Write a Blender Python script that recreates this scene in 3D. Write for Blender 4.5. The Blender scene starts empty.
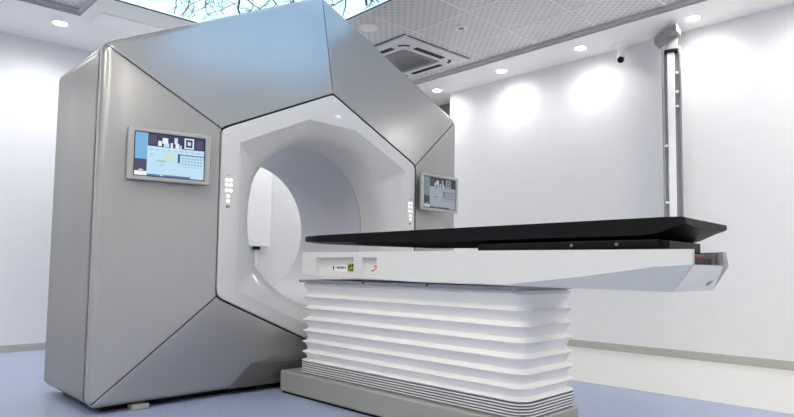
import bpy, bmesh, math, random
from mathutils import Vector, Matrix
random.seed(7)
PI = math.pi
scn = bpy.context.scene
COL = scn.collection

# ------------------------------------------------------------------ helpers
def lin(c):
    return tuple(((v / 255) / 12.92 if v / 255 <= 0.04045 else ((v / 255 + 0.055) / 1.055) ** 2.4) for v in c)

def mat(name, rgb, rough=0.5, metal=0.0, emit=0.0, emit_rgb=None, var=0.04, scale=8.0, bump=0.0, bscale=200.0, coat=0.0, spec=0.5):
    m = bpy.data.materials.new(name)
    m.use_nodes = True
    nt = m.node_tree
    b = nt.nodes['Principled BSDF']
    c = lin(rgb)
    tc = nt.nodes.new('ShaderNodeTexCoord')
    n = nt.nodes.new('ShaderNodeTexNoise')
    n.inputs['Scale'].default_value = scale
    n.inputs['Detail'].default_value = 3
    nt.links.new(tc.outputs['Object'], n.inputs['Vector'])
    r = nt.nodes.new('ShaderNodeValToRGB')
    r.color_ramp.elements[0].position = 0.3
    r.color_ramp.elements[1].position = 0.7
    r.color_ramp.elements[0].color = tuple(v * (1 - var) for v in c) + (1,)
    r.color_ramp.elements[1].color = tuple(min(1, v * (1 + var)) for v in c) + (1,)
    nt.links.new(n.outputs['Fac'], r.inputs['Fac'])
    nt.links.new(r.outputs['Color'], b.inputs['Base Color'])
    b.inputs['Roughness'].default_value = rough
    b.inputs['Metallic'].default_value = metal
    b.inputs['Coat Weight'].default_value = coat
    b.inputs['Specular IOR Level'].default_value = spec
    if emit:
        e = lin(emit_rgb or rgb)
        b.inputs['Emission Color'].default_value = e + (1,)
        b.inputs['Emission Strength'].default_value = emit
    if bump:
        n2 = nt.nodes.new('ShaderNodeTexNoise')
        n2.inputs['Scale'].default_value = bscale
        nt.links.new(tc.outputs['Object'], n2.inputs['Vector'])
        bp = nt.nodes.new('ShaderNodeBump')
        bp.inputs['Strength'].default_value = bump
        bp.inputs['Distance'].default_value = 0.002
        nt.links.new(n2.outputs['Fac'], bp.inputs['Height'])
        nt.links.new(bp.outputs['Normal'], b.inputs['Normal'])
    return m

def mk(name, verts, faces, mats, parent=None, smooth=True, angle=35, midx=None, normals=True):
    root = parent
    off = Vector((0, 0, 0))
    while root is not None:
        off += root.location
        root = root.parent
    me = bpy.data.meshes.new(name)
    me.from_pydata([Vector(v) - off for v in verts], [], faces)
    if not isinstance(mats, (list, tuple)):
        mats = [mats]
    for m in mats:
        me.materials.append(m)
    if midx:
        for p, i in zip(me.polygons, midx):
            p.material_index = i
    if normals:
        bm = bmesh.new()
        bm.from_mesh(me)
        bmesh.ops.recalc_face_normals(bm, faces=bm.faces)
        bm.to_mesh(me)
        bm.free()
    if smooth:
        for p in me.polygons:
            p.use_smooth = True
        me.set_sharp_from_angle(angle=math.radians(angle))
    me.update()
    o = bpy.data.objects.new(name, me)
    COL.objects.link(o)
    if parent is not None:
        o.parent = parent
    return o

class MB:
    """collects shapes for ONE mesh object"""
    def __init__(s):
        s.v, s.f, s.m = [], [], []
    def add(s, vs, fs, mi=0):
        k = len(s.v)
        s.v += [tuple(v) for v in vs]
        s.f += [tuple(i + k for i in f) for f in fs]
        s.m += [mi] * len(fs)
        return s
    def box(s, x0, x1, y0, y1, z0, z1, mi=0, fr=None):
        vs = [(x, y, z) for z in (z0, z1) for y in (y0, y1) for x in (x0, x1)]
        if fr is not None:
            vs = [fr @ Vector(v) for v in vs]
        return s.add(vs, [(0, 2, 3, 1), (4, 5, 7, 6), (0, 1, 5, 4), (2, 6, 7, 3), (0, 4, 6, 2), (1, 3, 7, 5)], mi)
    def cyl(s, p, q, r0, r1=None, n=24, mi=0, caps=True):
        p, q = Vector(p), Vector(q)
        r1 = r0 if r1 is None else r1
        d = (q - p).normalized()
        a = d.orthogonal().normalized()
        b = d.cross(a)
        vs = []
        for c, r in ((p, r0), (q, r1)):
            for i in range(n):
                t = 2 * PI * i / n
                vs.append(c + a * math.cos(t) * r + b * math.sin(t) * r)
        fs = [(i, (i + 1) % n, n + (i + 1) % n, n + i) for i in range(n)]
        if caps:
            fs += [tuple(range(n))[::-1], tuple(range(n, 2 * n))]
        return s.add(vs, fs, mi)
    def rows(s, rows, close=True, mi=0, cap0=False, cap1=False):
        n = len(rows[0])
        vs = [v for r in rows for v in r]
        fs = []
        for j in range(len(rows) - 1):
            for i in range(n if close else n - 1):
                fs.append((j * n + i, j * n + (i + 1) % n, (j + 1) * n + (i + 1) % n, (j + 1) * n + i))
        if cap0:
            fs.append(tuple(range(n))[::-1])
        if cap1:
            fs.append(tuple((len(rows) - 1) * n + i for i in range(n)))
        return s.add(vs, fs, mi)
    def lathe(s, prof, c, d, n=32, mi=0, cap0=False, cap1=False):
        """prof: list of (radius, distance along d)"""
        c, d = Vector(c), Vector(d).normalized()
        a = d.orthogonal().normalized()
        b = d.cross(a)
        rows = [[c + d * h + (a * math.cos(2 * PI * i / n) + b * math.sin(2 * PI * i / n)) * r for i in range(n)] for r, h in prof]
        return s.rows(rows, True, mi, cap0, cap1)
    def build(s, name, mats, parent=None, **k):
        return mk(name, s.v, s.f, mats, parent, midx=s.m, **k)

def bevel(o, w, seg=2):
    md = o.modifiers.new('bevel', 'BEVEL')
    md.width = w
    md.segments = seg
    md.limit_method = 'ANGLE'
    md.angle_limit = math.radians(40)
    return o

def thing(name, label, cat, loc, group=None):
    o = bpy.data.objects.new(name, None)
    COL.objects.link(o)
    o.location = loc
    o.empty_display_size = 0.1
    o['label'] = label
    o['category'] = cat
    if group:
        o['group'] = group
    return o

def struct(o):
    o['kind'] = 'structure'
    return o

# ------------------------------------------------------------------ materials
M = {}
M['wall'] = mat('wall_paint', (236, 236, 238), 0.55, var=0.01, bump=0.05, bscale=300)
M['soffit'] = mat('soffit_paint', (247, 247, 246), 0.6, var=0.01)
M['riser'] = mat('riser_grey', (196, 196, 198), 0.5)
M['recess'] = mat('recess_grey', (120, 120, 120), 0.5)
M['alu'] = mat('baseboard_metal', (184, 183, 178), 0.45, 0.0)
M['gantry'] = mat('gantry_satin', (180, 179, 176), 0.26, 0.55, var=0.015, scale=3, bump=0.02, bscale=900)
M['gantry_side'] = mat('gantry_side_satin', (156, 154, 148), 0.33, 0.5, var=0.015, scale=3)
M['seam'] = mat('seam_dark', (28, 28, 30), 0.7)
M['shroud'] = mat('shroud_white', (208, 207, 204), 0.30, var=0.01, coat=0.25)
M['liner'] = mat('liner_white', (194, 194, 197), 0.33, var=0.01, coat=0.2)
M['monitor'] = mat('monitor_frame', (170, 170, 167), 0.4, 0.15)
M['black'] = mat('black_plastic', (9, 9, 10), 0.5, spec=0.25)
M['cradle'] = mat('cradle_carbon', (6, 6, 7), 0.5, var=0.2, scale=60, spec=0.2)
M['support'] = mat('couch_white', (228, 227, 223), 0.3, var=0.01, coat=0.25)
M['bellows'] = mat('bellows_white', (238, 237, 234), 0.6, var=0.015, bump=0.08, bscale=400)
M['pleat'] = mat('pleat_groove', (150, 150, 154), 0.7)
M['flange'] = mat('flange_grey', (160, 161, 168), 0.4)
M['plinth'] = mat('plinth_grey', (166, 164, 157), 0.35, 0.1)
M['foot'] = mat('foot_panel_grey', (104, 103, 99), 0.45, 0.2)
M['button'] = mat('button_white', (255, 255, 255), 0.3, emit=0.22)
M['glyph'] = mat('glyph_grey', (120, 120, 128), 0.5)
M['label_w'] = mat('label_white', (246, 246, 246), 0.5)
M['label_y'] = mat('label_yellow_green', (176, 196, 40), 0.5)
M['ink'] = mat('label_ink', (25, 25, 25), 0.6)
M['red'] = mat('red_mark', (205, 45, 62), 0.5)
M['reddark'] = mat('red_connector', (120, 32, 40), 0.4)
M['chrome'] = mat('post_alu', (196, 197, 198), 0.3, 0.6)
M['plate'] = mat('plate_grey', (150, 150, 150), 0.5)
M['postback'] = mat('post_back_grey', (176, 177, 178), 0.5)
M['post_w'] = mat('post_white', (244, 244, 246), 0.35)
M['lampw'] = mat('lamp_rim_white', (240, 240, 240), 0.4)
M['lampe'] = mat('lamp_glow', (255, 255, 255), 0.4, emit=25.0)
M['acw'] = mat('cassette_white', (222, 222, 226), 0.4)
M['acg'] = mat('cassette_grille', (140, 140, 146), 0.5)
M['white'] = mat('plain_white', (253, 253, 253), 0.4)
M['skyframe'] = mat('sky_panel_frame', (70, 74, 80), 0.5)
M['leveller'] = mat('leveller_grey', (175, 174, 168), 0.4, 0.3)
def screen_mat(name, rgb, s=0.5):
    return mat(name, (10, 10, 12), 0.25, emit=s, emit_rgb=rgb, var=0.02)
SCR = [screen_mat('screen_pale', (190, 226, 245)), screen_mat('screen_blue', (120, 178, 222)),
       screen_mat('screen_navy', (46, 48, 86)), screen_mat('screen_plum', (78, 70, 100)),
       screen_mat('screen_white', (236, 246, 252)), screen_mat('screen_slate', (86, 110, 160)),
       screen_mat('screen_line', (150, 176, 200)), screen_mat('screen_lime', (196, 226, 214))]
SCRD = [screen_mat('dim_' + str(i), c, 0.42) for i, c in enumerate([(158, 166, 178), (104, 136, 140), (44, 46, 58), (58, 58, 70),
       (190, 198, 206), (72, 84, 104), (96, 104, 116), (160, 172, 172)])]

# floor
def floor_mat():
    m = mat('floor_vinyl', (139, 156, 190), 0.42, var=0.05, scale=14)
    nt = m.node_tree
    b = nt.nodes['Principled BSDF']
    tc = nt.nodes.new('ShaderNodeTexCoord')
    n = nt.nodes.new('ShaderNodeTexNoise')
    n.inputs['Scale'].default_value = 60
    n.inputs['Detail'].default_value = 4
    nt.links.new(tc.outputs['Object'], n.inputs['Vector'])
    r = nt.nodes.new('ShaderNodeValToRGB')
    r.color_ramp.elements[0].position = 0.35
    r.color_ramp.elements[1].position = 0.68
    r.color_ramp.elements[0].color = lin((150, 161, 187)) + (1,)
    r.color_ramp.elements[1].color = lin((168, 178, 201)) + (1,)
    nt.links.new(n.outputs['Fac'], r.inputs['Fac'])
    nt.links.new(r.outputs['Color'], b.inputs['Base Color'])
    return m
M['floor'] = floor_mat()
M['border'] = mat('floor_border_cream', (208, 207, 204), 0.45, var=0.02, scale=40)

# perforated metal tiles: rows of small slanted slots
def tile_mat():
    m = mat('perforated_tile', (176, 176, 182), 0.5, 0.1, var=0.01)
    nt = m.node_tree
    b = nt.nodes['Principled BSDF']
    tc = nt.nodes.new('ShaderNodeTexCoord')
    sp = nt.nodes.new('ShaderNodeSeparateXYZ')
    nt.links.new(tc.outputs['Object'], sp.inputs[0])
    def math_n(op, a, bv=None):
        n = nt.nodes.new('ShaderNodeMath')
        n.operation = op
        for i, v in enumerate((a, bv)):
            if v is None:
                continue
            if isinstance(v, (int, float)):
                n.inputs[i].default_value = v
            else:
                nt.links.new(v, n.inputs[i])
        return n.outputs[0]
    k = 2 * PI / 0.076
    sx = math_n('SINE', math_n('MULTIPLY', sp.outputs[0], k))
    sy = math_n('SINE', math_n('MULTIPLY', sp.outputs[1], k))
    pr = math_n('MULTIPLY', sx, sy)
    r = nt.nodes.new('ShaderNodeValToRGB')
    r.color_ramp.elements[0].position = 0.30
    r.color_ramp.elements[1].position = 0.62
    r.color_ramp.elements[0].color = lin((224, 224, 226)) + (1,)
    r.color_ramp.elements[1].color = lin((196, 196, 200)) + (1,)
    nt.links.new(pr, r.inputs['Fac'])
    nt.links.new(r.outputs['Color'], b.inputs['Base Color'])
    return m
M['tile'] = tile_mat()
M['tbar'] = mat('tile_grid_white', (246, 246, 248), 0.5)

# ------------------------------------------------------------------ the room
XL, XR, YN, YB = -2.6, 5.5, -2.6, 5.97
REC = 4.58           # the right wall steps back beyond here
XR2 = 5.86
def zc(x):
    return 2.775 + 0.0365 * (x - 1.2)
RISE = 0.05

struct(MB().box(XL, XR2 + 0.1, YN, YB, -0.1, 0).build('floor', M['floor'], smooth=False))
struct(MB().box(3.79, XR, YN, REC, 0, 0.002).box(3.79, XR2, REC, YB, 0, 0.002).build('floor_border', M['border'], smooth=False)).name = 'trim_1'
struct(MB().box(XL, XR2 + 0.1, YB, YB + 0.1, 0, 3.1).build('wall_back', M['wall'], smooth=False))
struct(MB().box(XR, XR + 0.1, YN, REC, 0, 3.1).box(XR + 0.1, XR2, REC - 0.1, REC, 0, 3.1).build('wall_right', M['wall'], smooth=False))
struct(MB().box(XR2, XR2 + 0.1, REC - 0.1, YB, 0, 3.1).build('wall_recess', M['recess'], smooth=False))  # shade of the recess is put into its grey colour
struct(MB().box(XL - 0.1, XL, YN, YB, 0, 3.1).build('wall_left', M['wall'], smooth=False))
struct(MB().box(XL, XR2, YN - 0.1, YN, 0, 3.1).build('wall_front', M['wall'], smooth=False))
struct(MB().box(XL, XR2, YB - 0.012, YB, 0.0, 0.062).build('baseboard_back', M['alu'], smooth=False))
struct(MB().box(XR - 0.012, XR, YN, REC, 0.002, 0.072).build('baseboard_right', M['alu'], smooth=False))

def slab(mb, x0, x1, y0, y1, d0, d1, mi=0, side=None):
    """a slab hung below the sloping ceiling plane, d = height above the soffit level"""
    vs = [(x, y, zc(x) + d) for d in (d0, d1) for y in (y0, y1) for x in (x0, x1)]
    k = len(mb.v)
    mb.add(vs, [(0, 2, 3, 1), (4, 5, 7, 6), (0, 1, 5, 4), (2, 6, 7, 3), (0, 4, 6, 2), (1, 3, 7, 5)], mi)
    if side is not None:
        for j in range(2, 6):
            mb.m[len(mb.m) - 6 + j] = side
TB = 5.15
# tiled ceiling above, soffit margins hung under it
mb = MB(); slab(mb, XL, XR2, YN, YB, RISE, RISE + 0.1)
struct(mb.build('ceiling', M['tile'], smooth=False))
mb = MB()
slab(mb, 4.93, XR2, YN, YB, 0, RISE - 0.001, 0, 1)
slab(mb, XL, 4.93, TB, YB, 0, RISE - 0.001, 0, 1)
slab(mb, 1.474, 1.56, 1.9, TB, 0, RISE - 0.001, 0, 1)
slab(mb, 1.56, 3.13, 4.65, TB, 0, RISE - 0.001, 0, 1)
slab(mb, 3.115, 3.13, 1.9, 4.65, 0, RISE - 0.001, 0, 1)
slab(mb, 1.474, 3.13, YN, 1.9, 0, RISE - 0.001, 0, 1)
struct(mb.build('trim_2', [M['soffit'], M['riser']], smooth=False))
# angle profile along the tray edges
mb = MB()
slab(mb, 4.905, 4.93, YN, TB, RISE - 0.03, RISE - 0.002)
slab(mb, 3.13, 4.905, TB - 0.025, TB, RISE - 0.03, RISE - 0.002)
slab(mb, 1.449, 1.474, YN, TB, RISE - 0.03, RISE - 0.002)
slab(mb, XL, 1.449, TB - 0.025, TB, RISE - 0.03, RISE - 0.002)
struct(mb.build('trim_3', M['riser'], smooth=False))
# tile joints
mb = MB()
for x in (3.20, 3.81, 4.42):
    slab(mb, x - 0.006, x + 0.006, YN, TB - 0.03, RISE - 0.004, RISE - 0.0005)
y = 2.99 + 0.606 * 3
while y > YN:
    slab(mb, 3.13, 4.9, y - 0.007, y + 0.007, RISE - 0.0045, RISE - 0.001)
    slab(mb, XL, 1.44, y - 0.007, y + 0.007, RISE - 0.0045, RISE - 0.001)
    y -= 0.606
for k in range(7):
    x = 1.2 - 0.61 * k
    slab(mb, x - 0.006, x + 0.006, YN, TB - 0.03, RISE - 0.004, RISE - 0.0005)
struct(mb.build('trim_4', M['tbar'], smooth=False))

# ------------------------------------------------------------------ sky panel with bare branches
def sky_mat():
    m = bpy.data.materials.new('sky_print')
    m.use_nodes = True
    nt = m.node_tree
    b = nt.nodes['Principled BSDF']
    tc = nt.nodes.new('ShaderNodeTexCoord')
    n = nt.nodes.new('ShaderNodeTexNoise')
    n.inputs['Scale'].default_value = 5
    n.inputs['Detail'].default_value = 6
    nt.links.new(tc.outputs['Object'], n.inputs['Vector'])
    r = nt.nodes.new('ShaderNodeValToRGB')
    r.color_ramp.elements[0].position = 0.35
    r.color_ramp.elements[1].position = 0.62
    r.color_ramp.elements[0].color = (0.50, 0.80, 0.90, 1)
    r.color_ramp.elements[1].color = (0.72, 0.97, 1.0, 1)
    nt.links.new(n.outputs['Fac'], r.inputs['Fac'])
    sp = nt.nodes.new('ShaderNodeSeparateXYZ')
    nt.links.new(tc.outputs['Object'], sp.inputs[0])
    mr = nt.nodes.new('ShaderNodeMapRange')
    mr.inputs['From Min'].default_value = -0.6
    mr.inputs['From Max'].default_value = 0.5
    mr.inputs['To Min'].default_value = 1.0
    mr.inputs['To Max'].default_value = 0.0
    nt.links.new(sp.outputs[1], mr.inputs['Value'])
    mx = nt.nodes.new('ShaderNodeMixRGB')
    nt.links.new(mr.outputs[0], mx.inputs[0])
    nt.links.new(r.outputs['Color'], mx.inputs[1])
    mx.inputs[2].default_value = (0.40, 0.74, 1.18, 1)  # bluer towards the unseen near end, added to tint the gantry's reflections
    nt.links.new(mx.outputs[0], b.inputs['Emission Color'])
    b.inputs['Emission Strength'].default_value = SKY
    b.inputs['Base Color'].default_value = (0.1, 0.12, 0.14, 1)
    b.inputs['Roughness'].default_value = 0.4
    return m
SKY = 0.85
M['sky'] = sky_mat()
M['branch'] = mat('branch_print', (52, 66, 84), 0.6)
M['twig'] = mat('twig_print', (96, 128, 140), 0.6)
PX0, PX1, PY0, PY1 = 1.575, 3.10, 1.92, 4.635
sky = thing('sky_panel', 'backlit ceiling panel printed with pale blue sky and bare branches', 'ceiling panel', (2.34, 3.28, zc(2.34)))
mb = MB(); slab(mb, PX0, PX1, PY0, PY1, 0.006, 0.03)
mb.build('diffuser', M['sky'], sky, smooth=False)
mb = MB()
for a in ((PX0 - 0.013, PX0, PY0 - 0.013, PY1 + 0.013), (PX1, PX1 + 0.013, PY0 - 0.013, PY1 + 0.013), (PX0, PX1, PY0 - 0.013, PY0), (PX0, PX1, PY1, PY1 + 0.013)):
    slab(mb, *a, -0.002, 0.03)
mb.build('frame', M['skyframe'], sky, smooth=False)
bmB, bmT = MB(), MB()
def limb(x, y, a, w, L, depth):
    pts = [(x, y)]
    n = 5
    for i in range(n):
        a += random.uniform(-0.32, 0.32)
        x += math.cos(a) * L / n
        y += math.sin(a) * L / n
        pts.append((x, y))
        if depth > 0 and i >= 1 and random.random() < 0.75:
            limb(x, y, a + random.choice((-1, 1)) * random.uniform(0.4, 1.0), w * 0.55, L * random.uniform(0.5, 0.75), depth - 1)
    if depth > 0:
        limb(x, y, a + random.uniform(-0.3, 0.3), w * 0.6, L * 0.75, depth - 1)
    mb = bmB if w > 0.005 else bmT
    for i in range(n):
        (x0, y0), (x1, y1) = pts[i], pts[i + 1]
        if not all(PX0 + 0.01 < q < PX1 - 0.01 for q in (x0, x1)) or not all(PY0 + 0.01 < q < PY1 - 0.01 for q in (y0, y1)):
            continue
        d = math.hypot(x1 - x0, y1 - y0) or 1
        nx, ny = -(y1 - y0) / d, (x1 - x0) / d
        w0, w1 = w * (1 - 0.35 * i / n), w * (1 - 0.35 * (i + 1) / n)
        lift = 0.0015 if mb is bmT else 0.003
        vs = [(x0 + nx * w0, y0 + ny * w0), (x0 - nx * w0, y0 - ny * w0), (x1 - nx * w1, y1 - ny * w1), (x1 + nx * w1, y1 + ny * w1)]
        vs = [(p, q, zc(p) + 0.006 - lift) for p, q in vs]
        mb.add(vs, [(0, 1, 2, 3)])
for x, y, a, w, L in ((1.80, 3.2, 1.35, 0.022, 0.75), (2.25, 3.0, 1.5, 0.02, 0.8), (2.7, 2.7, 1.2, 0.02, 0.8), (3.05, 2.9, 2.2, 0.015, 0.7), (1.62, 3.9, 0.6, 0.012, 0.45),
                      (1.7, 2.2, 1.0, 0.02, 0.6), (3.0, 2.1, 2.0, 0.02, 0.6), (2.9, 3.75, 2.0, 0.008, 0.4), (2.05, 3.9, 1.2, 0.009, 0.4), (2.5, 3.6, 1.0, 0.009, 0.4), (1.6, 4.3, 0.0, 0.008, 0.4)):
    limb(x, y, a, w * 0.7, L, 3)
bmB.build('branch_print', M['branch'], sky, smooth=False, normals=False)
bmT.build('twig_print', M['twig'], sky, smooth=False, normals=False)

# pale rectangular panel in the margin behind the sky panel
mb = MB(); slab(mb, 1.575, 2.75, 4.95, 5.25, -0.006, -0.0005)
o = mb.build('access_panel', M['white'], smooth=False)
o['label'] = 'pale rectangular panel flush in the white ceiling margin behind the sky panel'
o['category'] = 'ceiling panel'

# ------------------------------------------------------------------ downlights
def downlight(x, y, label, energy=9.0, group='round downlights in the ceiling margin', first=None):
    z = zc(x)
    t = thing('downlight', label, 'downlight', (x, y, z), group)
    if first is None:
        MB().lathe([(0.064, -0.0005), (0.064, -0.005), (0.058, -0.008), (0.050, -0.004), (0.050, -0.0005)], (x, y, z), (0, 0, 1), 28).build('rim', M['lampw'], t)
        MB().lathe([(0.0495, -0.001), (0.0495, -0.0045), (0.038, -0.006), (0.0005, -0.0065)], (x, y, z), (0, 0, 1), 28).build('bulb', M['lampe'], t)
    else:
        for ch in first.children:
            if ch.type == 'MESH':
                c = ch.copy(); COL.objects.link(c); c.parent = t
    ld = bpy.data.lights.new('downlight_beam', 'SPOT')
    ld.energy = energy * 4 * PI / 4
    ld.spot_size = math.radians(166)
    ld.spot_blend = 1.0
    ld.shadow_soft_size = 0.06
    ld.color = (1.0, 0.98, 0.955)
    lo = bpy.data.objects.new('downlight_beam', ld)
    COL.objects.link(lo)
    lo.location = (x, y, z - 0.012)
    return t
WALL_E, BACK_E = 4.2, 9.0
d0 = downlight(5.22, 1.67, 'lit downlight above the wall beside the aluminium post', WALL_E)
downlight(5.19, 2.69, 'lit downlight left of the bullet camera', WALL_E, first=d0)
downlight(5.22, 3.63, 'lit downlight in the ceiling margin right of the one over the grey recess', WALL_E, first=d0)
downlight(5.28, 4.60, 'lit downlight over the grey recess at the far end of the right wall', WALL_E, first=d0)
downlight(1.40, 5.416, 'lit downlight in the ceiling margin near the left wall, left of the scanner', BACK_E, first=d0)
hidden = 'unlit name'
for k, (x, y) in enumerate(((5.22, 0.70), (5.22, -0.3), (5.22, -1.3), (0.4, 5.416), (-0.6, 5.416), (-1.6, 5.416), (2.45, 5.55), (3.5, 5.55), (4.5, 5.55))):  # unseen lamps continuing both rows, added for the light they give
    where = 'along the right wall' if y < 2 else 'along the back wall'
    downlight(x, y, 'added downlight in the ceiling margin %s, outside the picture' % where, WALL_E if y < 2 else BACK_E, group='added downlights outside the picture ' + where, first=d0)

# square fill lamps added to the tiled ceiling, out of the camera's view
def fill_panel(x, y):
    t = thing('fill_light', 'square flat fill light added to the tiled ceiling out of view', 'ceiling light', (x, y, zc(x) + RISE), 'square fill lights added out of view')
    mb = MB(); slab(mb, x - 0.28, x + 0.28, y - 0.28, y + 0.28, RISE - 0.012, RISE - 0.006)
    mb.build('diffuser', M['fill_panel'], t, smooth=False)
    mb = MB()
    for a in ((-0.3, 0.3, -0.3, -0.28), (-0.3, 0.3, 0.28, 0.3), (-0.3, -0.28, -0.28, 0.28), (0.28, 0.3, -0.28, 0.28)):
        slab(mb, x + a[0], x + a[1], y + a[2], y + a[3], RISE - 0.016, RISE - 0.006)
    mb.build('frame', M['lampw'], t, smooth=False)
M['fill_panel'] = mat('fill_panel_glow', (255, 255, 255), 0.4, emit=13.0, emit_rgb=(255, 249, 238))
for x, y in ((0.6, 2.0), (0.6, -0.4), (-1.2, 2.0), (-1.2, -0.4), (4.1, 0.26), (4.1, -1.5)):
    fill_panel(x, y)

# ------------------------------------------------------------------ ceiling fittings
# air conditioning cassette
ac = thing('air_conditioner', 'square white ceiling air conditioning cassette with grey grille and black air slots', 'air conditioner', (4.27, 4.185, zc(4.27) + RISE))
AX, AY, AH = 4.265, 4.185, 0.475
def acz(x, d):
    return zc(x) + RISE - d
def rr(cx, cy, h, r, n=6):
    pts = []
    for k, (sx, sy) in enumerate(((1, 1), (-1, 1), (-1, -1), (1, -1))):
        for i in range(n + 1):
            a = PI / 2 * k + PI / 2 * i / n
            pts.append((cx + sx * (h - r) + r * math.cos(a), cy + sy * (h - r) + r * math.sin(a)))
    return pts
def ring_rows(spec):
    return [[(x, y, acz(x, d)) for x, y in rr(AX, AY, h, r)] for h, r, d in spec]
MB().rows(ring_rows([(AH, 0.004, 0.001), (AH, 0.004, 0.022), (AH - 0.03, 0.01, 0.03), (AH - 0.2, 0.05, 0.034), (AH - 0.2, 0.05, 0.022), (AH - 0.2, 0.05, 0.002)])).build('cover_frame', M['acw'], ac)
MB().rows(ring_rows([(AH + 0.014, 0.004, 0.0012), (AH + 0.0005, 0.004, 0.0012), (AH + 0.0005, 0.004, 0.003), (AH + 0.014, 0.004, 0.003)])).build('shadow_gap', M['seam'], ac)
mb = MB(); mb.rows(ring_rows([(AH - 0.202, 0.05, 0.004), (AH - 0.202, 0.05, 0.030), (AH - 0.22, 0.05, 0.036), (AH - 0.25, 0.03, 0.032)]), cap1=True)
for k in range(18):
    yy = AY - 0.2 + 0.4 * k / 17
    mb.box(AX - 0.2, AX + 0.2, yy - 0.003, yy + 0.003, acz(AX, 0.037), acz(AX, 0.026))
mb.build('grille', M['acg'], ac)
def slot(name, pts, w):
    """a dark slot following pts on the cover, hung 1 mm below it"""
    rows = []
    n = len(pts)
    L, R = [], []
    for i, p in enumerate(pts):
        a, b = pts[max(0, i - 1)], pts[min(n - 1, i + 1)]
        d = Vector((b[0] - a[0], b[1] - a[1])).normalized()
        L.append((p[0] - d.y * w, p[1] + d.x * w)); R.append((p[0] + d.y * w, p[1] - d.x * w))
    r = [[(q[0], q[1], acz(q[0], dd)) for q in s] for s, dd in ((L, 0.028), (L, 0.0365), (R, 0.0365), (R, 0.028))]
    mb = MB(); mb.rows(r, close=False)
    mb.build(name, M['seam'], ac, smooth=False)
for k in range(4):
    c, s = math.cos(k * PI / 2), math.sin(k * PI / 2)
    rot = lambda u, v: (AX + c * u - s * v, AY + s * u + c * v)
    for dv in (0.0, 0.032):
        slot('air_slot', [rot(u, -0.375 + dv) for u in (-0.21, -0.1, 0.0, 0.1, 0.21)], 0.011)
    slot('corner_slot', [rot(0.27 + 0.1 * math.sin(t), -0.27 - 0.1 * math.cos(t)) for t in [PI / 2 * i / 8 for i in range(1, 8)]], 0.014)

# sprinkler / detector ring and white disc
def det(x, y):
    z = zc(x) + RISE
    t = thing('smoke_detector', 'small white ring with dark centre set in a grey ceiling tile', 'detector', (x, y, z))
    MB().lathe([(0.055, -0.001), (0.055, -0.012), (0.045, -0.018), (0.030, -0.016), (0.030, -0.001)], (x, y, z), (0, 0, 1)).build('ring', M['white'], t)
    MB().lathe([(0.0295, -0.0015), (0.0295, -0.009), (0.012, -0.012), (0.0005, -0.012)], (x, y, z), (0, 0, 1)).build('lens', M['recess'], t)
det(4.03, 3.235)
x, y = 3.43, 3.80
z = zc(x) + RISE
o = MB().lathe([(0.085, -0.001), (0.085, -0.008), (0.078, -0.014), (0.05, -0.017), (0.0005, -0.018)], (x, y, z), (0, 0, 1), 40).build('ceiling_speaker', M['white'])
o['label'] = 'plain pale round disc on the ceiling between sky panel and air conditioner'
o['category'] = 'ceiling disc'

# bullet security camera on the soffit by the wall
cx, cy = 5.40, 2.385
cz = zc(cx)
cam_t = thing('security_camera', 'small white bullet security camera with black lens hanging from ceiling edge', 'security camera', (cx, cy, cz))
MB().lathe([(0.0005, -0.034), (0.055, -0.034), (0.072, -0.026), (0.076, -0.012), (0.076, -0.001)], (cx, cy, cz), (0, 0, 1)).build('base', M['white'], cam_t)
a = Vector((cx, cy, cz - 0.03)); b = Vector((cx - 0.02, cy - 0.005, cz - 0.115))
MB().cyl(a, b, 0.024, 0.024).lathe([(0.001, -0.03), (0.018, -0.025), (0.029, -0.01), (0.031, 0.0), (0.029, 0.01), (0.018, 0.025), (0.001, 0.03)], b, (0, 0, 1)).build('arm', M['white'], cam_t)
dirv = Vector((-0.75, -0.30, -0.42)).normalized()
p = b + Vector((0.02, 0.0, -0.015))
MB().lathe([(0.001, -0.03), (0.03, -0.03), (0.036, -0.02), (0.036, 0.09), (0.033, 0.1), (0.031, 0.1)], p, dirv, 28).build('body', M['white'], cam_t)
MB().lathe([(0.031, 0.094), (0.031, 0.097), (0.016, 0.098), (0.014, 0.094), (0.001, 0.098)], p, dirv, 28).build('lens', M['black'], cam_t)

# ------------------------------------------------------------------ aluminium laser post hanging from the ceiling by the right wall
pc = Vector((5.30, 1.885, 0))
post = thing('ceiling_post', 'tall aluminium post with white core hanging from a slanting ceiling plate by right wall', 'post', (pc.x, pc.y, zc(pc.x)))
zt = 2.88
A_, B_ = Vector((5.313, 2.034, 0)), Vector((5.119, 1.775, 0))
S_ = Vector((0.994, 0.11, 0)) * 0.167
quad = [A_, B_, B_ + S_, A_ + S_]
o = MB().rows([[(p.x, p.y, zt - 0.06) for p in quad], [(p.x, p.y, zt) for p in quad]], cap0=True, cap1=True).build('mount_plate', M['plate'], post, smooth=False)
bevel(o, 0.004)
mid = (A_ + B_) / 2 + S_ * 0.85
MB().cyl((mid.x, mid.y, zt), (mid.x, mid.y, zc(mid.x) - 0.001), 0.025).build('ceiling_stem', M['chrome'], post)
nv = Vector((-0.94, -0.34, 0)).normalized(); uv = Vector((-nv.y, nv.x, 0))
if uv.y > 0:
    uv = -uv
FP = Matrix(((uv.x, -nv.x, 0, pc.x), (uv.y, -nv.y, 0, pc.y), (0, 0, 1, 0), (0, 0, 0, 1)))   # local x: right as seen from the room, y: away
bevel(MB().box(-0.035, 0.055, -0.05, 0.05, zt - 0.17, zt - 0.061, fr=FP).build('neck', M['plate'], post, smooth=False), 0.004)
MB().box(-0.055, 0.055, -0.058, 0.058, zt - 0.195, zt - 0.171, fr=FP).build('collar', M['black'], post, smooth=False)
ZB = 0.98
ZT2 = zt - 0.196
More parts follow.
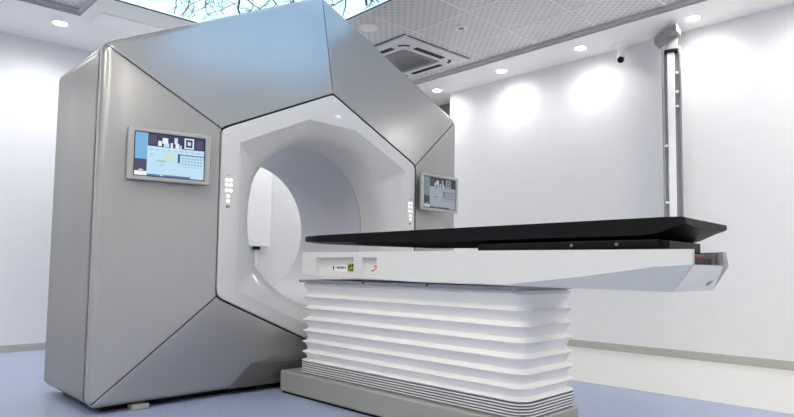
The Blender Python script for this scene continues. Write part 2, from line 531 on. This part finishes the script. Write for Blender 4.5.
bevel(MB().box(-0.078, -0.062, -0.05, 0.05, ZB, zt - 0.15, fr=FP).build('side_rail', M['plate'], post, smooth=False), 0.003)
bevel(MB().box(0.062, 0.078, -0.05, 0.05, ZB, zt - 0.15, fr=FP).build('side_rail', M['plate'], post, smooth=False), 0.003)
bevel(MB().box(-0.034, 0.026, -0.045, 0.03, ZB, ZT2, fr=FP).build('core', M['post_w'], post, smooth=False), 0.006)
MB().box(-0.061, 0.061, -0.01, 0.02, ZB, ZT2, fr=FP).build('back_strip', M['postback'], post, smooth=False)
for zz in (1.36, 1.86, 2.2, 2.33, 2.5):
    sx = -0.048 if zz < 2 else 0.044
    MB().box(sx - 0.013, sx + 0.013, -0.045, -0.0101, zz - 0.01, zz + 0.01, fr=FP).build('clip', M['post_w'], post, smooth=False)
bevel(MB().box(-0.08, 0.08, -0.055, 0.055, ZB - 0.03, ZB - 0.001, fr=FP).build('end_cap', M['chrome'], post, smooth=False), 0.004)

# ------------------------------------------------------------------ the scanner gantry
GC = 2.443
OUT = [(2.42, 2.635), (3.89, 2.035), (3.87, 0.035), (2.44, 0.035), (1.02, 0.035), (1.022, 1.905)]
ORAD = [0.03, 0.09, 0.06, 0.0, 0.06, 0.08]
INN = [(2.44, 1.918), (3.252, 1.545), (3.252, 0.588), (2.44, 0.228), (1.637, 0.588), (1.637, 1.54)]
IRAD = [0.03, 0.055, 0.055, 0.03, 0.055, 0.055]
YI, YO = 3.05, 3.172

def inset(poly, d):
    n = len(poly)
    cx = sum(p[0] for p in poly) / n; cz_ = sum(p[1] for p in poly) / n
    lines = []
    for i in range(n):
        a, b = Vector(poly[i]), Vector(poly[(i + 1) % n])
        t = (b - a).normalized(); nn = Vector((-t.y, t.x))
        if (Vector((cx, cz_)) - a).dot(nn) < 0:
            nn = -nn
        lines.append((a + nn * d, t))
    out = []
    for i in range(n):
        (a, t), (b, u) = lines[i - 1], lines[i]
        den = t.x * u.y - t.y * u.x
        if abs(den) < 1e-6:
            out.append(tuple(b)); continue
        k = ((b.x - a.x) * u.y - (b.y - a.y) * u.x) / den
        out.append(tuple(a + t * k))
    return out

def fillet(poly, rad, i, m=6):
    n = len(poly)
    P = Vector(poly[i]); A = (Vector(poly[i - 1]) - P).normalized(); B = (Vector(poly[(i + 1) % n]) - P).normalized()
    r = max(rad[i], 1e-4)
    half = A.angle(B) / 2
    if half > PI / 2 - 0.01:
        return [P + A * 0.002 * (1 - j / m) + B * 0.002 * (j / m) for j in range(2 * m + 1)] if False else [P for _ in range(2 * m + 1)]
    d = r / math.tan(half)
    c = P + (A + B).normalized() * (r / math.sin(half))
    s, e = P + A * d - c, P + B * d - c
    tot = s.angle(e); sgn = 1 if (s.x * e.y - s.y * e.x) > 0 else -1
    out = []
    for j in range(2 * m + 1):
        a = sgn * tot * j / (2 * m)
        out.append(c + Vector((s.x * math.cos(a) - s.y * math.sin(a), s.x * math.sin(a) + s.y * math.cos(a))))
    return out

def edge_pts(poly, rad, i, m=6, ns=10):
    """mid-fillet of vertex i to mid-fillet of vertex i+1"""
    f0 = fillet(poly, rad, i, m)[m:]
    f1 = fillet(poly, rad, (i + 1) % len(poly), m)[:m + 1]
    a, b = f0[-1], f1[0]
    mid = [a + (b - a) * (k / ns) for k in range(1, ns)]
    return f0 + mid + f1

def loop_pts(poly, rad, m=6, ns=10):
    out = []
    for i in range(len(poly)):
        out += edge_pts(poly, rad, i, m, ns)[:-1]
    return out

gan = thing('ct_scanner_gantry', 'large satin grey faceted scanner gantry with white round bore and two screens', 'medical scanner', (GC, 3.5, 0))
E_ = 0.042
SEAM_Y = 3.212
def facet_rows(i, d=0.0, y_off=0.0):
    """rows of a cover panel from the inner hexagon out over the rounded edge and back to the seam"""
    rows = []
    inn = inset(INN, -0.011) ; irad = [r + 0.011 for r in IRAD]
    o_in = inset(OUT, E_ + d); orad_in = [max(0.004, r - E_ - d) if r else 0 for r in ORAD]
    a = edge_pts(inn, irad, i); b = edge_pts(o_in, orad_in, i)
    # small rolled lip on the inner edge
    rows.append([(p.x, YI + 0.02 + y_off, p.y) for p in a])
    rows.append([(p.x, YI + y_off, p.y) for p in a])
    K = 8
    ytop = YO - 0.012
    for k in range(0, K + 1):
        t = 0.012 + (1 - 0.012) * k / K
        rows.append([(p.x + (q.x - p.x) * t, YI + (ytop - YI) * t + y_off, p.y + (q.y - p.y) * t) for p, q in zip(a, b)])
    for k in range(1, 8):
        f = PI / 2 * k / 7
        ins = E_ * (1 - math.sin(f)) + d
        oo = inset(OUT, ins); rad = [max(0.004, r - ins) if r else 0 for r in ORAD]
        c = edge_pts(oo, rad, i)
        yy = ytop + E_ * (1 - math.cos(f))
        rows.append([(p.x, yy + y_off, p.y) for p in c])
    c = edge_pts(inset(OUT, d), [max(0.004, r - d) if r else 0 for r in ORAD], i)
    rows.append([(p.x, SEAM_Y + y_off * 0.2, p.y) for p in c])
    return rows
G = 0.0042
for i in range(6):
    rows = facet_rows(i)
    rows2 = []
    for r in rows:
        r = [Vector(p) for p in r]
        for rev in (False, True):
            if rev:
                r = r[::-1]
            acc = 0.0
            for q in range(1, len(r)):
                d = (r[q] - r[q - 1]).length
                if acc + d > G:
                    cutp = r[q - 1] + (r[q] - r[q - 1]) * ((G - acc) / d)
                    step = (r[q] - cutp) * 0.02
                    for w_ in range(q):
                        r[w_] = cutp + step * (w_ / q)
                    break
                acc += d
            if rev:
                r = r[::-1]
        rows2.append(r)
    mb = MB(); mb.rows(rows2, close=False)
    o = mb.build('cover_panel', M['gantry'], gan, angle=40)
    md = o.modifiers.new('thickness', 'SOLIDIFY'); md.thickness = 0.010; md.offset = -1
# dark structure behind the seams
mb = MB()
full = None
allrows = [facet_rows(i, d=0.016, y_off=0.022) for i in range(6)]
rows = []
for j in range(1, len(allrows[0])):
    r = []
    for i in range(6):
        r += allrows[i][j][:-1]
    rows.append(r)
r_in = [(p.x, YI + 0.035, p.y) for p in loop_pts(inset(INN, 0.03), IRAD)]
rows = [r_in] + rows + [[(p.x, SEAM_Y + 0.03, p.y) for p in loop_pts(inset(OUT, 0.016), [max(0.004, r - 0.016) if r else 0 for r in ORAD])]]
mb.rows(rows)
mb.build('inner_frame', M['seam'], gan)

# rear housing: side cover behind the seam, closing to the rear of the bore
BZ = 1.06
def oloop(d):
    return loop_pts(inset(OUT, d), [max(0.006, r - d) if r else 0 for r in ORAD])
def circ_like(loop, R, y):
    out = []
    for p in loop:
        a = math.atan2(p.y - BZ, p.x - GC)
        out.append((GC + R * math.cos(a), y, BZ + R * math.sin(a)))
    return out
rows = [[(p.x, SEAM_Y + 0.046, p.y) for p in oloop(0.03)], [(p.x, SEAM_Y + 0.045, p.y) for p in oloop(0.010)], [(p.x, SEAM_Y + 0.050, p.y) for p in oloop(0.005)],
        [(p.x, 3.5, p.y) for p in oloop(0.005)], [(p.x, 3.93, p.y) for p in oloop(0.005)]]
for k in range(1, 7):
    f = PI / 2 * k / 6
    rows.append([(p.x, 3.93 + 0.04 * math.sin(f), p.y) for p in oloop(0.008 + 0.04 * (1 - math.cos(f)))])
base = oloop(0.2)
rows.append([(p.x, 4.02, p.y) for p in base])
rows.append(circ_like(base, 0.74, 4.10))
rows.append(circ_like(base, 0.56, 4.13))
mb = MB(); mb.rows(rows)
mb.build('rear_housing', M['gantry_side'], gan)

# white shroud: hexagonal face, faceted funnel, round lip
import bisect
hexp = loop_pts(INN, IRAD, 6, 24)
CRE = [(-0.2, 0.652), (0.205, 0.652), (0.695, 0.435), (0.695, -0.435), (0.2, -0.655), (-0.2, -0.655), (-0.69, -0.435), (-0.69, 0.42)]
NA = 180
angs = [2 * PI * i / NA for i in range(NA)]
for p in CRE:
    a = math.atan2(p[1], p[0]) % (2 * PI)
    k = min(range(NA), key=lambda q: abs((angs[q] - a + PI) % (2 * PI) - PI))
    angs[k] = a
angs.sort()
def ray_poly(poly, a):
    d = Vector((math.cos(a), math.sin(a)))
    best = None
    n = len(poly)
    for i in range(n):
        p, q = Vector(poly[i]), Vector(poly[(i + 1) % n])
        e = q - p
        den = d.x * e.y - d.y * e.x
        if abs(den) < 1e-9:
            continue
        t = (p.x * e.y - p.y * e.x) / den
        u = (p.x * d.y - p.y * d.x) / den
        if t > 0 and -1e-6 <= u <= 1 + 1e-6:
            best = t if best is None else max(best, t)
    return best
hexrel = [(p.x - GC, p.y - BZ) for p in hexp]
rh = [ray_poly(hexrel, a) for a in angs]
rc = [ray_poly(CRE, a) for a in angs]
def ringp(rf, y):
    return [(GC + r * math.cos(a), y, BZ + r * math.sin(a)) for r, a in zip(rf, angs)]
rows = [ringp([r - 0.003 for r in rh], YI + 0.035), ringp([r - 0.0005 for r in rh], YI + 0.008), ringp([r - 0.001 for r in rh], YI + 0.002), ringp([r - 0.006 for r in rh], YI - 0.002)]
for t in (0.3, 0.6, 1.0):
    rows.append(ringp([(a - 0.006) + (b - a + 0.006) * t for a, b in zip(rh, rc)], YI - 0.002))
iCre = len(rows) - 1
R2 = 0.532
for k in range(1, 15):
    t = k / 14
    yy = YI - 0.002 + 3 * (1 - t) ** 2 * t * 0.06 + 3 * (1 - t) * t * t * 0.09 + t ** 3 * 0.30
    y0_ = yy
    rr_ = []
    for q in rc:
        q1 = q + (R2 - q) * 0.66
        rr_.append((1 - t) ** 3 * q + 3 * (1 - t) ** 2 * t * q1 + 3 * (1 - t) * t * t * R2 + t ** 3 * R2)
    rows.append([(GC + q * math.cos(a), y0_ + 3 * (1 - t) ** 2 * t * 0.40 * max(0, qc - R2 - 0.155), BZ + q * math.sin(a)) for q, a, qc in zip(rr_, angs, rc)])
rows.append(ringp([R2] * NA, 3.352))
rows.append(ringp([R2 + 0.01] * NA, 3.3525))
mb = MB(); mb.rows(rows)
shroud = mb.build('bore_shroud', M['shroud'], gan, angle=40)
for e in shroud.data.edges:
    i, j = e.vertices
    if i // NA == iCre and j // NA == iCre:
        a = angs[i % NA]
        if abs(rc[i % NA] * math.sin(a)) > 0.36:
            e.use_edge_sharp = True
# groove backing and liner tube
MB().rows([ringp([R2 + 0.018] * NA, 3.34), ringp([R2 + 0.018] * NA, 3.37)]).build('bore_seam', M['seam'], gan)
rows = [ringp([R2 + 0.01] * NA, 3.3585), ringp([R2] * NA, 3.3585)]
for k in range(1, 11):
    t = k / 10
    rows.append(ringp([R2 - 0.028 * t] * NA, 3.36 + 0.70 * t))
for k in range(1, 7):
    f = PI / 2 * k / 6
    rows.append(ringp([R2 - 0.028 + 0.06 * (1 - math.cos(f))] * NA, 4.06 + 0.065 * math.sin(f)))
mb = MB(); mb.rows(rows)
mb.build('bore_liner', M['liner'], gan)
# painted glint and laser apertures in the bore
def on_bore(a, y, lift=0.0):
    return Vector((GC + (0.525 - lift) * math.cos(a), y, BZ + (0.525 - lift) * math.sin(a)))
def patch(name, a0, a1, y0, y1, m, lift=0.004, n=8):
    rows = []
    for j, (yy) in enumerate((y0, y1)):
        rows.append([on_bore(a0 + (a1 - a0) * i / n, yy, lift) for i in range(n + 1)])
    r2 = [[on_bore(a0 + (a1 - a0) * i / n, yy, -0.02) for i in range(n + 1)] for yy in (y0, y1)]
    mb = MB(); mb.rows([r2[0], rows[0], rows[1], r2[1]], close=False)
    return mb.build(name, m, gan, smooth=False)
patch('bore_glint', math.radians(104), math.radians(124), 3.66, 3.70, M['label_w'])  # white patch stands in for a glint on the liner
p = Vector((GC + 0.035, 3.19, BZ + 0.585)); nrm = Vector((0, -0.35, -0.93))
MB().lathe([(0.001, 0.004), (0.016, 0.004), (0.022, 0.0), (0.022, -0.02)], p, nrm, 20).build('laser_aperture', M['white'], gan)
MB().lathe([(0.001, 0.0055), (0.010, 0.0055), (0.010, 0.0)], p, nrm, 16).build('aperture_lens', M['glyph'], gan)
p = Vector((GC + 0.581, 3.21, 1.075)); nrm = Vector((-0.75, -0.65, 0))
MB().lathe([(0.001, 0.003), (0.022, 0.003), (0.026, 0.0), (0.026, -0.02)], p, nrm, 20).build('laser_aperture', M['white'], gan)
MB().lathe([(0.001, 0.0045), (0.012, 0.0045), (0.012, 0.0)], p + Vector((0.012, 0.0, 0.0)) * 0, nrm, 16).build('aperture_lens', M['black'], gan)

# push buttons either side of the bore
YF = YI - 0.002
for s in (-1, 1):
    def bx(dx):
        return GC + s * dx
    spots = [(0.769, 1.251), (0.742, 1.251), (0.769, 1.223), (0.742, 1.223), (0.769, 1.191), (0.742, 1.191), (0.757, 1.158), (0.757, 1.130)]
    for dx, zz in spots:
        MB().lathe([(0.0115, 0.001), (0.0115, 0.004), (0.009, 0.006), (0.0005, 0.0065)], (bx(dx), YF, zz), (0, -1, 0), 16).build('push_button', M['button'], gan)
    mb = MB()
    for w in (-0.008, 0.0, 0.008):
        mb.box(bx(0.757) + w - 0.002, bx(0.757) + w + 0.002, YF - 0.0012, YF - 0.0002, 1.275 + abs(w) * 0.5, 1.281 + abs(w) * 0.5)
    mb.build('button_mark', M['glyph'], gan, smooth=False)
    mb = MB().box(bx(0.757) - 0.013, bx(0.757) + 0.013, YF - 0.0012, YF - 0.0002, 1.092, 1.105)
    mb.build('button_mark', M['glyph'], gan, smooth=False)

# foot panels left and right of the couch, levelling feet
def foot(s):
    def f(x):
        return GC + s * (GC - x)
    pts = [(1.79, 0.04, 3.165), (1.905, 0.178, 3.122), (2.443, 0.178, 3.066), (2.443, 0.04, 3.12)]
    fr_ = [(GC + s * (x - GC), y - 0.008, z) for x, z, y in pts]
    bk = [(GC + s * (x - GC), y + 0.05, z) for x, z, y in pts]
    o = MB().rows([bk, fr_], cap0=True, cap1=True).build('foot_panel', M['foot'], gan, smooth=False)
    bevel(o, 0.004)
foot(1); foot(-1)
for x in (1.285, 3.6):
    bevel(MB().box(x - 0.045, x + 0.045, 3.165, 3.23, 0.001, 0.028).build('levelling_foot', M['leveller'], gan, smooth=False), 0.003)
MB().box(1.12, 3.77, 3.26, 3.90, 0.0, 0.05).build('base_frame', M['black'], gan, smooth=False)

# monitors
def monitor(base, n, w, h, pal, thick, arm_to):
    """base: centre of the screen side in world, n: facing normal"""
    n = Vector(n).normalized(); u = Vector((-n.y, n.x, 0)).normalized(); v = Vector((0, 0, 1))
    F = Matrix(((u.x, v.x, n.x, base[0]), (u.y, v.y, n.y, base[1]), (u.z, v.z, n.z, base[2]), (0, 0, 0, 1)))
    a, b = w / 2, h / 2
    mb = MB()
    def rect(a, b, d, r=0.008):
        pts = []
        for k, (sx, sy) in enumerate(((1, 1), (-1, 1), (-1, -1), (1, -1))):
            for i in range(4):
                t = PI / 2 * k + PI / 2 * i / 3
                pts.append(F @ Vector((sx * (a - r) + r * math.cos(t), sy * (b - r) + r * math.sin(t), d)))
        return pts
    mb.rows([rect(a - 0.03, b - 0.03, -thick), rect(a - 0.004, b - 0.004, -thick * 0.6), rect(a, b, -thick * 0.45), rect(a, b, -0.003), rect(a - 0.003, b - 0.003, 0), rect(a - 0.029, b - 0.020, 0, 0.003), rect(a - 0.030, b - 0.021, -0.006, 0.003)], cap0=True, cap1=True)
    mo = mb.build('monitor', M['monitor'], gan, angle=30)
    mb = MB(); mb.box(-0.06, 0.06, -0.05, 0.05, -arm_to, -thick * 0.8, fr=F)
    mb.build('mount', M['monitor'], mo, smooth=False)
    sa, sb = a - 0.031, b - 0.022
    sm = MB(); sm.box(-sa, sa, -sb, sb, -0.0058, -0.004, fr=F)
    so = sm.build('screen_bezel', M['black'], mo, smooth=False)
    W, H = 2 * sa - 0.008, 2 * sb - 0.006
    sm = MB()
    def q(x0, x1, y0, y1, mi, lay=0):
        """fractions of the screen, y from the top"""
        X0, X1 = -W / 2 + W * x0, -W / 2 + W * x1
        Y0, Y1 = H / 2 - H * y0, H / 2 - H * y1
        z = -0.0036 + 0.0002 * lay
        sm.add([F @ Vector(p) for p in ((X0, Y1, z), (X1, Y1, z), (X1, Y0, z), (X0, Y0, z))], [(0, 1, 2, 3)], mi)
    q(0, 1, 0, 1, 0)
    q(0, .17, 0, .62, 1, 1); q(0, .17, .62, .90, 3, 1); q(0, .17, .90, 1, 4, 1); q(.06, .12, .86, .885, 4, 2)
    q(.175, 1, 0, .30, 2, 1)
    for x0, x1, y0, y1, c in ((.19, .3, .04, .26, 3), (.32, .37, .16, .28, 4), (.38, .46, .08, .22, 4), (.40, .48, .20, .29, 0), (.50, .53, .18, .30, 4), (.55, .6, .05, .2, 0), (.57, .62, .18, .3, 4), (.63, .66, .22, .3, 0),
                              (.70, .84, .03, .28, 4), (.72, .82, .06, .25, 2), (.745, .795, .11, .2, 0), (.87, .98, .06, .27, 3), (.9, .94, .1, .16, 5)):
        q(x0, x1, y0, y1, c, 2 + (c == 2) + (x0 == .745) * 2)
    for k in range(9):
        q(.21 + .085 * k, .25 + .085 * k, .355, .375, 6, 1)
    q(.2, .62, .335, .345, 4, 1)
    q(.42, .56, .40, .62, 7, 1); q(.3, .44, .62, .645, 6, 2); q(.36, .4, .72, .74, 6, 2); q(.22, .26, .48, .5, 6, 2)
    q(.61, .64, .43, .64, 2, 2); q(.64, 1, .43, .455, 5, 2)
    for r in range(3):
        for k in range(7):
            q(.665 + .046 * k, .695 + .046 * k, .5 + .07 * r, .535 + .07 * r, 6, 2)
    q(.60, .985, .72, .728, 6, 1)
    q(.175, .8, .955, 1, 5, 1); q(.36, .40, .96, .985, 4, 2)
    sm.build('screen_picture', pal, so, smooth=False, normals=False)
    return mo
a14 = math.radians(14)
monitor((1.343, 3.048, 1.339), (-math.sin(a14), -math.cos(a14), 0), 0.42, 0.276, SCR, 0.035, 0.062)
monitor((3.485, 2.995, 1.352), (0.0, -1, 0), 0.44, 0.285, SCRD, 0.035, 0.09)

# ------------------------------------------------------------------ the patient couch
couch = thing('patient_couch', 'white patient couch with black tabletop on pleated bellows lift, grey plinth', 'couch', (2.33, 2.1, 0))
# plinth
o = MB().box(2.07, 2.558, 1.345, 3.05, 0.012, 0.135).build('plinth', M['plinth'], couch, smooth=False); bevel(o, 0.012, 3)
MB().box(2.085, 2.545, 1.36, 3.04, 0.0, 0.013).build('plinth_base', M['black'], couch, smooth=False)

# bellows
def rrect(x0, x1, y0, y1, r, z, n=6):
    pts = []
    for k, (px, py) in enumerate(((x1 - r, y1 - r), (x0 + r, y1 - r), (x0 + r, y0 + r), (x1 - r, y0 + r))):
        for i in range(n + 1):
            t = PI / 2 * k + PI / 2 * i / n
            pts.append((px + r * math.cos(t), py + r * math.sin(t), z))
    return pts
def bell_ring(ins, z, tilt=0.0):
    return rrect(2.095 + ins, 2.565 - ins, 1.345 + ins, 2.915 - ins, 0.075 - ins * 0.5, z)
ridges = [0.652, 0.585, 0.518, 0.452, 0.386, 0.322, 0.262, 0.212]
rows = [bell_ring(0.012, 0.668)]
for a, b in zip(ridges, ridges[1:]):
    rows.append(bell_ring(0.0, a))
    depth = 0.027
    for t, d in ((0.12, 0.35), (0.3, 0.66), (0.5, 0.9), (0.72, 1.0), (0.9, 0.72)):
        rows.append(bell_ring(depth * d, a + (b - a) * t))
rows.append(bell_ring(0.0, ridges[-1]))
pack = []
for k in range(5):
    z0 = 0.196 - 0.0125 * k
    rows.append(bell_ring(0.016, z0 + 0.0075)); pack.append(len(rows)); rows.append(bell_ring(0.0, z0 + 0.0055)); rows.append(bell_ring(0.0, z0)); rows.append(bell_ring(0.016, z0 - 0.001)); pack.append(len(rows))
rows.append(bell_ring(0.004, 0.136))
bmb = MB(); bmb.rows(rows, cap0=True, cap1=True)
nr = len(rows[0])
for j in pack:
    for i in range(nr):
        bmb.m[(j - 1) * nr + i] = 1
        if j < len(rows) - 1 and False:
            bmb.m[j * nr + i] = 1
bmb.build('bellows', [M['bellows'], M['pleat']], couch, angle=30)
o = MB().box(2.085, 2.560, 1.375, 2.90, 0.669, 0.686).build('bellows_flange', M['flange'], couch, smooth=False); bevel(o, 0.003)
for yy in (2.32, 1.87):
    MB().cyl((2.0855, yy, 0.679), (2.080, yy, 0.679), 0.005, n=12).build('flange_screw', M['black'], couch)

# support beam (loft along Y, U-shaped section, chamfered underside that grows to the near end)
XL_, XR_ = 2.047, 2.520
def sec(y, ch, ztop, zbot, rake=0.0, xr=None, xi=2.066):
    x0, x1 = XL_, xr or XR_
    inset_ = 0.0015 + ch * 0.75
    pts = [(x0, ztop), (x0, max(zbot + 0.001, zbot + 0.003 + ch)), (x0 + inset_, zbot), ((x1 - inset_) if xr is None else 2.545, zbot), (x1 if xr is None else 2.435, max(zbot + 0.001, zbot + 0.003 + ch)), (x1, ztop), (x1 - 0.03, ztop), (x1 - 0.03, 0.779), (xi, 0.779), (xi, ztop)]
    return [(x, y + rake * max(0, 0.777 - z), z) for x, z in pts]
rows = [sec(2.815, 0.0, 0.845, 0.714, xi=2.12), sec(2.4, 0.0, 0.843, 0.705, xi=2.12), sec(1.9, 0.0, 0.840, 0.693, xi=2.12), sec(1.40, 0.002, 0.836, 0.690, xi=2.11), sec(1.05, 0.045, 0.833, 0.687), sec(0.80, 0.082, 0.831, 0.685), sec(0.672, 0.092, 0.830, 0.684, 0.95, 2.40)]
sup = MB().rows(rows, cap0=True, cap1=True).build('support_beam', M['support'], couch, smooth=False)
def cut(o, boxes):
    cb = MB()
    for vs, fs in boxes:
        cb.add(vs, fs)
    c = mk('cutter', cb.v, cb.f, M['support'], couch, smooth=False)
    md = o.modifiers.new('b', 'BOOLEAN'); md.object = c; md.operation = 'DIFFERENCE'; md.solver = 'EXACT'
    bpy.context.view_layer.update()
    dg = bpy.context.evaluated_depsgraph_get()
    me = bpy.data.meshes.new_from_object(o.evaluated_get(dg))
    o.modifiers.clear()
    o.data = me
    bpy.data.objects.remove(c, do_unlink=True)
def recess(y0, y1, z0, z1, d, slope):
    xs, xe = XL_ - 0.02, XL_ + d
    vs = [(xs, y0 - slope, z0 - slope * 0.2), (xs, y1 + slope * 0.4, z0 - slope * 0.2), (xs, y1 + slope * 0.4, z1 + slope * 0.3), (xs, y0 - slope, z1 + slope * 0.3), (xe, y0, z0), (xe, y1, z0), (xe, y1, z1), (xe, y0, z1)]
    return vs, [(0, 1, 2, 3), (7, 6, 5, 4), (0, 4, 5, 1), (1, 5, 6, 2), (2, 6, 7, 3), (3, 7, 4, 0)]
cut(sup, [recess(2.365, 2.68, 0.726, 0.812, 0.03, 0.008), recess(2.186, 2.294, 0.726, 0.810, 0.028, 0.010)])
bevel(sup, 0.005, 2)
# labels in the recesses
xl = XL_ + 0.030
MB().box(xl - 0.0012, xl - 0.0002, 2.444, 2.575, 0.738, 0.772).build('label', M['label_w'], couch, smooth=False)
mb = MB()
def ink(mb, y0, y1, z0, z1, x=xl - 0.0022, mi=0):
    mb.box(x, x + 0.0008, y0, y1, z0, z1, mi)
ink(mb, 2.558, 2.566, 0.742, 0.768); ink(mb, 2.552, 2.568, 0.758, 0.762)
for k, (w, h) in enumerate(((0.014, 0.012), (0.010, 0.012), (0.012, 0.014), (0.010, 0.012), (0.008, 0.012))):
    yy = 2.532 - 0.017 * k
    ink(mb, yy - w, yy - w * 0.6, 0.752, 0.752 + h); ink(mb, yy - w * 0.3, yy, 0.752, 0.752 + h * 0.9); ink(mb, yy - w, yy, 0.757, 0.760)
mb.build('label_marks', M['ink'], couch, smooth=False)
MB().box(xl - 0.0012, xl - 0.0002, 2.376, 2.441, 0.736, 0.779).build('label', M['label_y'], couch, smooth=False)
mb = MB()
ink(mb, 2.380, 2.408, 0.764, 0.777); ink(mb, 2.416, 2.426, 0.758, 0.774); ink(mb, 2.392, 2.426, 0.742, 0.749); ink(mb, 2.384, 2.402, 0.753, 0.758); ink(mb, 2.430, 2.436, 0.745, 0.770)
mb.build('label_marks', M['ink'], couch, smooth=False)
mb = MB(); ink(mb, 2.388, 2.402, 0.794, 0.798); mb.build('label_marks', M['glyph'], couch, smooth=False)
xr_ = XL_ + 0.028
mb = MB()
for y0, z0, y1, z1 in ((2.205, 0.766, 2.222, 0.768), (2.222, 0.768, 2.232, 0.760), (2.205, 0.766, 2.212, 0.756), (2.212, 0.756, 2.232, 0.745), (2.232, 0.745, 2.246, 0.741), (2.246, 0.741, 2.240, 0.750), (2.196, 0.772, 2.200, 0.768)):
    d = Vector((0, y1 - y0, z1 - z0)); nn = Vector((0, -d.z, d.y)).normalized() * 0.0026
    a_, b_ = Vector((xr_ - 0.0016, y0, z0)), Vector((xr_ - 0.0016, y1, z1))
    mb.add([a_ + nn, a_ - nn, b_ - nn, b_ + nn], [(0, 1, 2, 3)])
mb.build('red_symbol', M['red'], couch, smooth=False, normals=False)
# connectors in the near-end slot
o = MB().box(2.08, 2.33, 0.70, 0.774, 0.783, 0.803).build('connector_block', M['black'], couch, smooth=False); bevel(o, 0.003)
o = MB().box(2.09, 2.30, 0.71, 0.774, 0.804, 0.818).build('connector_bar', M['reddark'], couch, smooth=False); bevel(o, 0.003)
MB().box(2.345, 2.385, 0.70, 0.74, 0.783, 0.822).build('connector_plug', M['glyph'], couch, smooth=False)
# small mark on the near end
def end_y(z):
    return 0.672 + 0.95 * (0.777 - z)
mb = MB()
for k in range(2):
    x0 = 2.385 + 0.022 * k
    mb.add([(x0, end_y(0.705) - 0.001, 0.705), (x0 + 0.012, end_y(0.705) - 0.001, 0.705), (x0 + 0.016, end_y(0.722) - 0.001, 0.722), (x0 + 0.004, end_y(0.722) - 0.001, 0.722)], [(0, 1, 2, 3)])
mb.build('end_mark', M['glyph'], couch, smooth=False, normals=False)

# black carriage and tabletop
o = MB().box(2.132, 2.455, 0.775, 1.61, 0.783, 0.866).build('carriage', M['black'], couch, smooth=False); bevel(o, 0.004)
o = MB().box(2.10, 2.48, 0.80, 1.58, 0.838, 0.868).build('carriage_plate', M['cradle'], couch, smooth=False); bevel(o, 0.004)
for yy in (0.95, 1.13):
    MB().cyl((2.0995, yy, 0.853), (2.094, yy, 0.853), 0.006, n=12).build('carriage_screw', M['glyph'], couch)
CX = 2.35
def csec(y, hw, zt, zedge, zbelly):
    pts = []
    n = 8
    for i in range(n + 1):       # top, slightly dished, left to right
        t = -1 + 2 * i / n
        pts.append((CX + hw * t * 0.985, y, zt - 0.009 * min(1, max(0, (y - 0.80) / 0.2)) * (1 - t * t) * (hw / 0.235)))
    for i in range(n + 1):       # edge and belly, right to left
        t = 1 - 2 * i / n
        zz = zbelly + (zedge - zbelly) * abs(t) ** 3
        pts.append((CX + hw * t, y, zz))
    return pts
CS = [(2.985, 0.10, 0.940, 0.930, 0.925), (2.975, 0.17, 0.944, 0.924, 0.915), (2.93, 0.20, 0.946, 0.915, 0.905), (2.78, 0.225, 0.947, 0.908, 0.898), (2.5, 0.235, 0.947, 0.900, 0.886),
      (2.1, 0.235, 0.947, 0.892, 0.868), (1.7, 0.235, 0.947, 0.886, 0.862), (1.2, 0.235, 0.947, 0.885, 0.862), (0.95, 0.235, 0.947, 0.885, 0.862), (0.85, 0.235, 0.947, 0.885, 0.862), (0.80, 0.235, 0.947, 0.893, 0.868), (0.755, 0.235, 0.946, 0.910, 0.890), (0.728, 0.234, 0.945, 0.918, 0.904), (0.716, 0.231, 0.942, 0.924, 0.912)]
MB().rows([csec(*c) for c in CS], cap0=True, cap1=True).build('tabletop', M['cradle'], couch, angle=40)

# ------------------------------------------------------------------ wall box seen through the bore
wb = thing('wall_box', 'white wall box with dangling cable seen through the scanner bore', 'wall box', (3.72, YB, 1.0))
bevel(MB().box(3.50, 3.815, YB - 0.09, YB - 0.001, 1.0, 2.05).build('cover', M['white'], wb, smooth=False), 0.006)
MB().box(3.62, 3.70, YB - 0.06, YB - 0.02, 0.96, 0.999).build('plug', M['black'], wb, smooth=False)
mb = MB()
pts = [(3.66, YB - 0.04, 0.96), (3.668, YB - 0.04, 0.86), (3.66, YB - 0.035, 0.74), (3.69, YB - 0.03, 0.6), (3.68, YB - 0.03, 0.3), (3.68, YB - 0.03, 0.075)]
for a, b in zip(pts, pts[1:]):
    mb.cyl(a, b, 0.012, n=10)
mb.build('cable', M['white'], wb)

# ------------------------------------------------------------------ world, camera, view
w = bpy.data.worlds.new('world'); scn.world = w
w.use_nodes = True
w.node_tree.nodes['Background'].inputs[0].default_value = (1.0, 0.98, 0.95, 1)
w.node_tree.nodes['Background'].inputs[1].default_value = 0.05

cd = bpy.data.cameras.new('camera'); co = bpy.data.objects.new('camera', cd); COL.objects.link(co)
f, px, py = 587.826, 397.0, 232.0
def dcam(u, v):
    return Vector((u - px, -(v - py), -f)).normalized()
Yc = dcam(-195, 262.5); Xc = dcam(983, 277.0); Zc = Xc.cross(Yc).normalized(); Xc = Yc.cross(Zc).normalized()
R = Matrix((Xc, Yc, Zc))
co.matrix_world = Matrix.Translation((0, 0, 0.75)) @ R.to_4x4()
cd.sensor_width = 36
cd.lens = f / 794 * 36
cd.shift_y = (py - 208.5) / 794
cd.clip_start = 0.05
scn.camera = co
scn.view_settings.view_transform = 'Standard'
scn.view_settings.look = 'None'
scn.view_settings.exposure = 0.95
scn.view_settings.gamma = 1.0
scn.view_settings.use_curve_mapping = False
scn.cycles.use_denoising = True
scn.cycles.max_bounces = 10
scn.cycles.diffuse_bounces = 6
